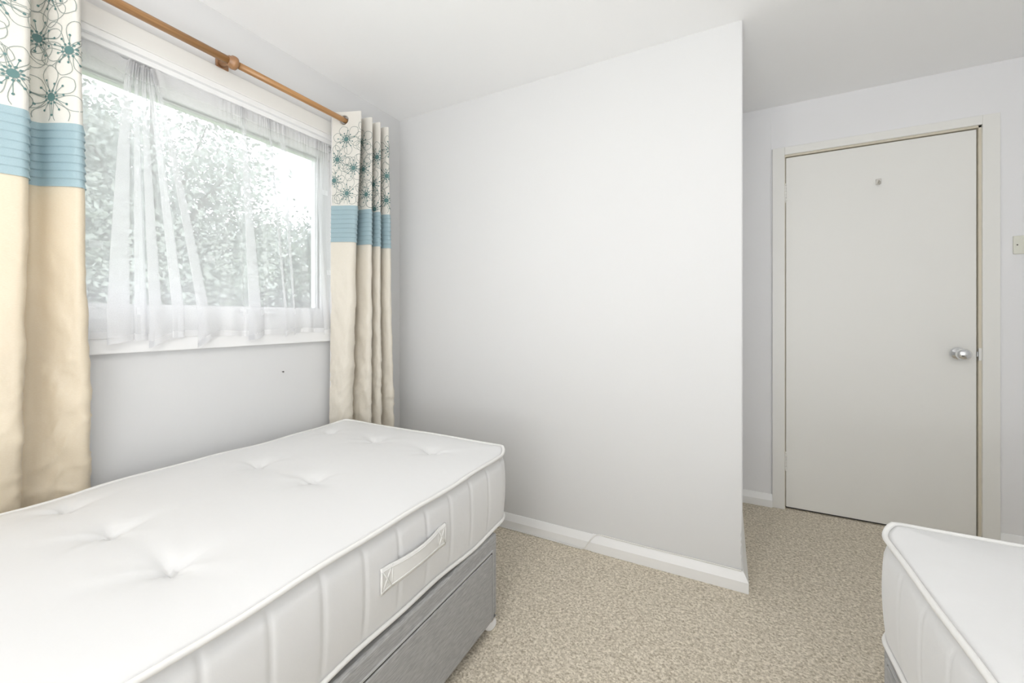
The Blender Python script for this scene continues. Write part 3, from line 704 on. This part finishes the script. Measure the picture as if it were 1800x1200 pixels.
def divan(loc, label, castor_only=False):
    root = empty('divan_base', loc, label, 'bed base', 'two grey divan bed bases')
    w, l, z0, z1 = 0.905, 1.90, 0.047, 0.332
    obj('base_box', boxes((-w / 2, w / 2, -l / 2, l / 2, z0, z1)), M['divan'], root, bevel=0.008)
    for sx in (-1, 1):
        x = sx * w / 2
        for (ya, yb) in ((0.02, l / 2 - 0.035), (-l / 2 + 0.035, -0.02)):
            xs = sorted((x, x + sx * 0.006))
            d = obj('drawer', boxes((xs[0], xs[1], ya + 0.006, yb - 0.006, z0 - 0.002, 0.276)), M['divan'], root, bevel=0.003)
            # edging around the drawer opening
            xe = sorted((x, x + sx * 0.004)); bm = boxes((xe[0], xe[1], ya, yb, 0.281, 0.285), (xe[0], xe[1], yb, yb + 0.004, z0, 0.285), (xe[0], xe[1], ya - 0.004, ya, z0, 0.285))
            obj('drawer_edging', bm, M['divan_tape'], root)
            xe = sorted((x, x + sx * 0.0012)); obj('drawer_gap', boxes((xe[0], xe[1], ya, yb, 0.275, 0.281), (xe[0], xe[1], yb - 0.006, yb, z0, 0.281)), M['dark'], root)
    for sx in (-1, 1):
        for yy in (l / 2 - 0.03, 0.0, -l / 2 + 0.03):
            cx, cy = sx * (w / 2 - 0.012), yy
            bm = bmesh.new(); lathe(bm, [(0, -0.010), (0.016, -0.010), (0.022, -0.008), (0.024, -0.004), (0.024, 0.004), (0.022, 0.008), (0.016, 0.010), (0, 0.010)], (cx, cy, 0.024), (0.85, -0.5, 0), 24)
            c = obj('castor', bm, M['whiteplastic'], root, smooth=False, bevel=0.0)
            bm = bmesh.new(); tube(bm, [(cx - sx * 0.012, cy, 0.026), (cx - sx * 0.014, cy, 0.05)], 0.006, 10)
            box(bm, cx - 0.018, cx + 0.018, cy - 0.018, cy + 0.018, 0.044, 0.0475)
            obj('castor_stem', bm, M['chrome'], c)
    return root
bx1, by1 = -1.1975, 0.45
rows = []
for yy, xs in ((0.40, (-1.525, -1.25, -0.975)), (0.815, (-1.39, -1.11)), (1.20, (-1.525, -1.25, -0.965)), (0.0, (-1.39, -1.11)), (-0.35, (-1.39, -1.11))):
    for x in xs: rows.append((x - bx1, yy - by1))
divan((-0.725 - 0.4525, 1.265 - 0.95, 0), 'grey fabric divan base with drawers under the bed beside the window')
mattress((bx1, by1, 0.348), 'white tufted single mattress on the grey base beside the window', rows, [0.558 + 0.109 * k - by1 for k in range(-10, 8)], 0.833 - by1, 2)
bx2, by2 = 0.335 + 0.4575, 1.325 - 0.95
divan((0.343 + 0.4525, 1.312 - 0.95, 0), 'grey fabric divan base under the mattress in the bottom right corner of the photo')
mattress((bx2, by2, 0.348), 'white piped single mattress in the bottom right corner of the photo, near the door', [(x, y + 0.02) for x, y in rows if y < 0.5], [0.109 * k for k in range(-8, 9)], -0.35, 5, 0.002)

# ------------------------------------------------------------------ small things
bm = bmesh.new()
cp = [(XC - 0.005, YB - 0.006, 0.079), (-0.1, YB - 0.005, 0.080), (-0.3, YB - 0.006, 0.079), (-0.48, YB - 0.006, 0.080), (-0.535, YB - 0.008, 0.079), (-0.560, YB - 0.022, 0.060), (-0.575, YB - 0.027, 0.035), (-0.595, YB - 0.030, 0.010), (-0.64, YB - 0.027, 0.004), (-0.75, YB - 0.024, 0.0035), (-0.95, YB - 0.023, 0.0035), (-1.2, YB - 0.026, 0.0035), (-1.6, YB - 0.03, 0.0035)]
tube(bm, catmull(cp, 6), 0.0026, 8)
tag(obj('cable', bm, M['cable'], smooth=True), 'thin white cable lying along the skirting of the partition wall', 'cable')
bm = bmesh.new(); nz_, ny_ = 1.1 - (653 - 558) / 716 * 1.835, 1.144
lathe(bm, [(0, 0), (0.0016, 0), (0.0016, 0.008), (0.0032, 0.0085), (0.003, 0.010), (0, 0.0105)], (XW, ny_, nz_), (1, 0, 0), 10)
tag(obj('nail', bm, M['dark']), 'tiny dark nail in the wall below the window', 'nail')

lampo = empty('ceiling_lamp', (-0.47, 0.02, H), 'white pendant ceiling lamp above the viewer', 'ceiling lamp')
bm = bmesh.new(); lathe(bm, [(0, 0), (0.045, 0), (0.045, -0.012), (0.02, -0.022), (0, -0.022)], (-0.47, 0.02, H), (0, 0, 1)); part('ceiling_rose', bm, M['whiteplastic'], lampo, smooth=True)
bm = bmesh.new(); tube(bm, [(-0.47, 0.02, H - 0.02), (-0.47, 0.02, 2.06)], 0.003, 8); part('flex', bm, M['whiteplastic'], lampo)
bm = bmesh.new(); lathe(bm, [(0.0, 0.02), (0.018, 0.018), (0.02, 0.0), (0.016, -0.02), (0.0, -0.022)], (-0.47, 0.02, 2.06), (0, 0, 1)); part('lamp_holder', bm, M['whiteplastic'], lampo, smooth=True)
bm = bmesh.new(); lathe(bm, [(0, 0.045), (0.012, 0.044), (0.014, 0.03), (0.026, 0.012), (0.030, -0.004), (0.026, -0.018), (0.014, -0.028), (0, -0.031)], (-0.47, 0.02, 1.998), (0, 0, 1)); part('bulb', bm, M['lampglass'], lampo, smooth=True)

# ------------------------------------------------------------------ outside
gr = obj('lawn', boxes((-40, -2.1, -15, 30, -2.95, -2.85)), M['grass']); gr['kind'] = 'structure'; gr['label'] = 'green lawn outside below the window'
def tree(name, x, y, top, crown_z, rx, rz, nl, seed, label, leafm, leaf=0.07, blobs=26):
    rn = random.Random(seed); root = empty(name, (x, y, -2.85), label, 'tree', 'trees outside the window')
    bm = bmesh.new()
    tube(bm, [(0, 0, -0.1), (0.05, 0.03, (crown_z + 2.85) * 0.5), (0.0, 0.08, crown_z + 2.85), (0.05, 0, top + 2.6)], 0.1, 10, rads=[0.16, 0.12, 0.08, 0.015])
    cs = []
    for _ in range(blobs):
        a = rn.uniform(0, 6.283); e_ = rn.uniform(-0.9, 1.0); q = rn.uniform(0.45, 1.0)
        c = Vector((rx * q * math.cos(a) * math.sqrt(1 - e_ * e_ * .8), rx * q * math.sin(a) * math.sqrt(1 - e_ * e_ * .8), crown_z + 2.85 + rz * e_ * q)); cs.append(c)
        mid = Vector((c.x * .45, c.y * .45, (c.z + crown_z + 2.3) / 2)); tube(bm, [(0, 0.05, max(0.8, c.z - rz * 0.9)), mid, c], 0.03, 6, rads=[0.05, 0.028, 0.008])
    obj('trunk', bm, M['bark'], root, smooth=True)
    bm = bmesh.new()
    for i in range(nl):
        c = cs[rn.randrange(len(cs))]; R0 = rx * 0.30
        if i % 3 == 0:
            q = Vector((rn.gauss(0, 1), rn.gauss(0, 1), rn.gauss(0, 1))).normalized() * rn.random() ** 0.4; c = Vector((q.x * rx * 0.8, q.y * rx * 0.8, crown_z + 2.85 + q.z * rz * 0.72 - rz * 0.15)); R0 *= 0.4
        d = Vector((rn.gauss(0, 1), rn.gauss(0, 1), rn.gauss(0, 0.75))) * R0 * 0.62
        p = c + d; l_ = leaf * rn.uniform(0.6, 1.25); u = Vector((rn.uniform(-1, 1), rn.uniform(-1, 1), rn.uniform(-1, .4))).normalized(); w = u.orthogonal().normalized(); w.rotate(Matrix.Rotation(rn.uniform(0, 6.28), 3, u))
        n_ = u.cross(w)
        bm.faces.new([bm.verts.new(p), bm.verts.new(p + u * l_ * .5 + w * l_ * .3 + n_ * l_ * .06), bm.verts.new(p + u * l_), bm.verts.new(p + u * l_ * .5 - w * l_ * .3 + n_ * l_ * .06)])
    f = obj('foliage', bm, leafm, root)
tree('garden_tree', -7.3, 2.75, 4.6, 2.2, 1.5, 2.0, 30000, 1, 'tall leafy tree seen through the left half of the net curtain', M['leaf'], 0.085, 46)
tree('garden_tree', -9.6, 7.0, 3.9, 1.8, 1.8, 1.8, 30000, 2, 'rounded tree seen through the right half of the net curtain', M['leaf2'], 0.115, 46)
tree('garden_tree', -20.0, 10.3, 4.4, 1.6, 3.8, 2.2, 26000, 3, 'distant low tree in the middle of the window, under the gap of sky', M['leaf'], 0.2, 40)
tree('garden_tree', -11.6, 3.2, 5.9, 3.2, 1.5, 2.5, 26000, 4, 'pale tree just right of the left-hand curtain, seen through the net', M['leaf'], 0.15, 44)
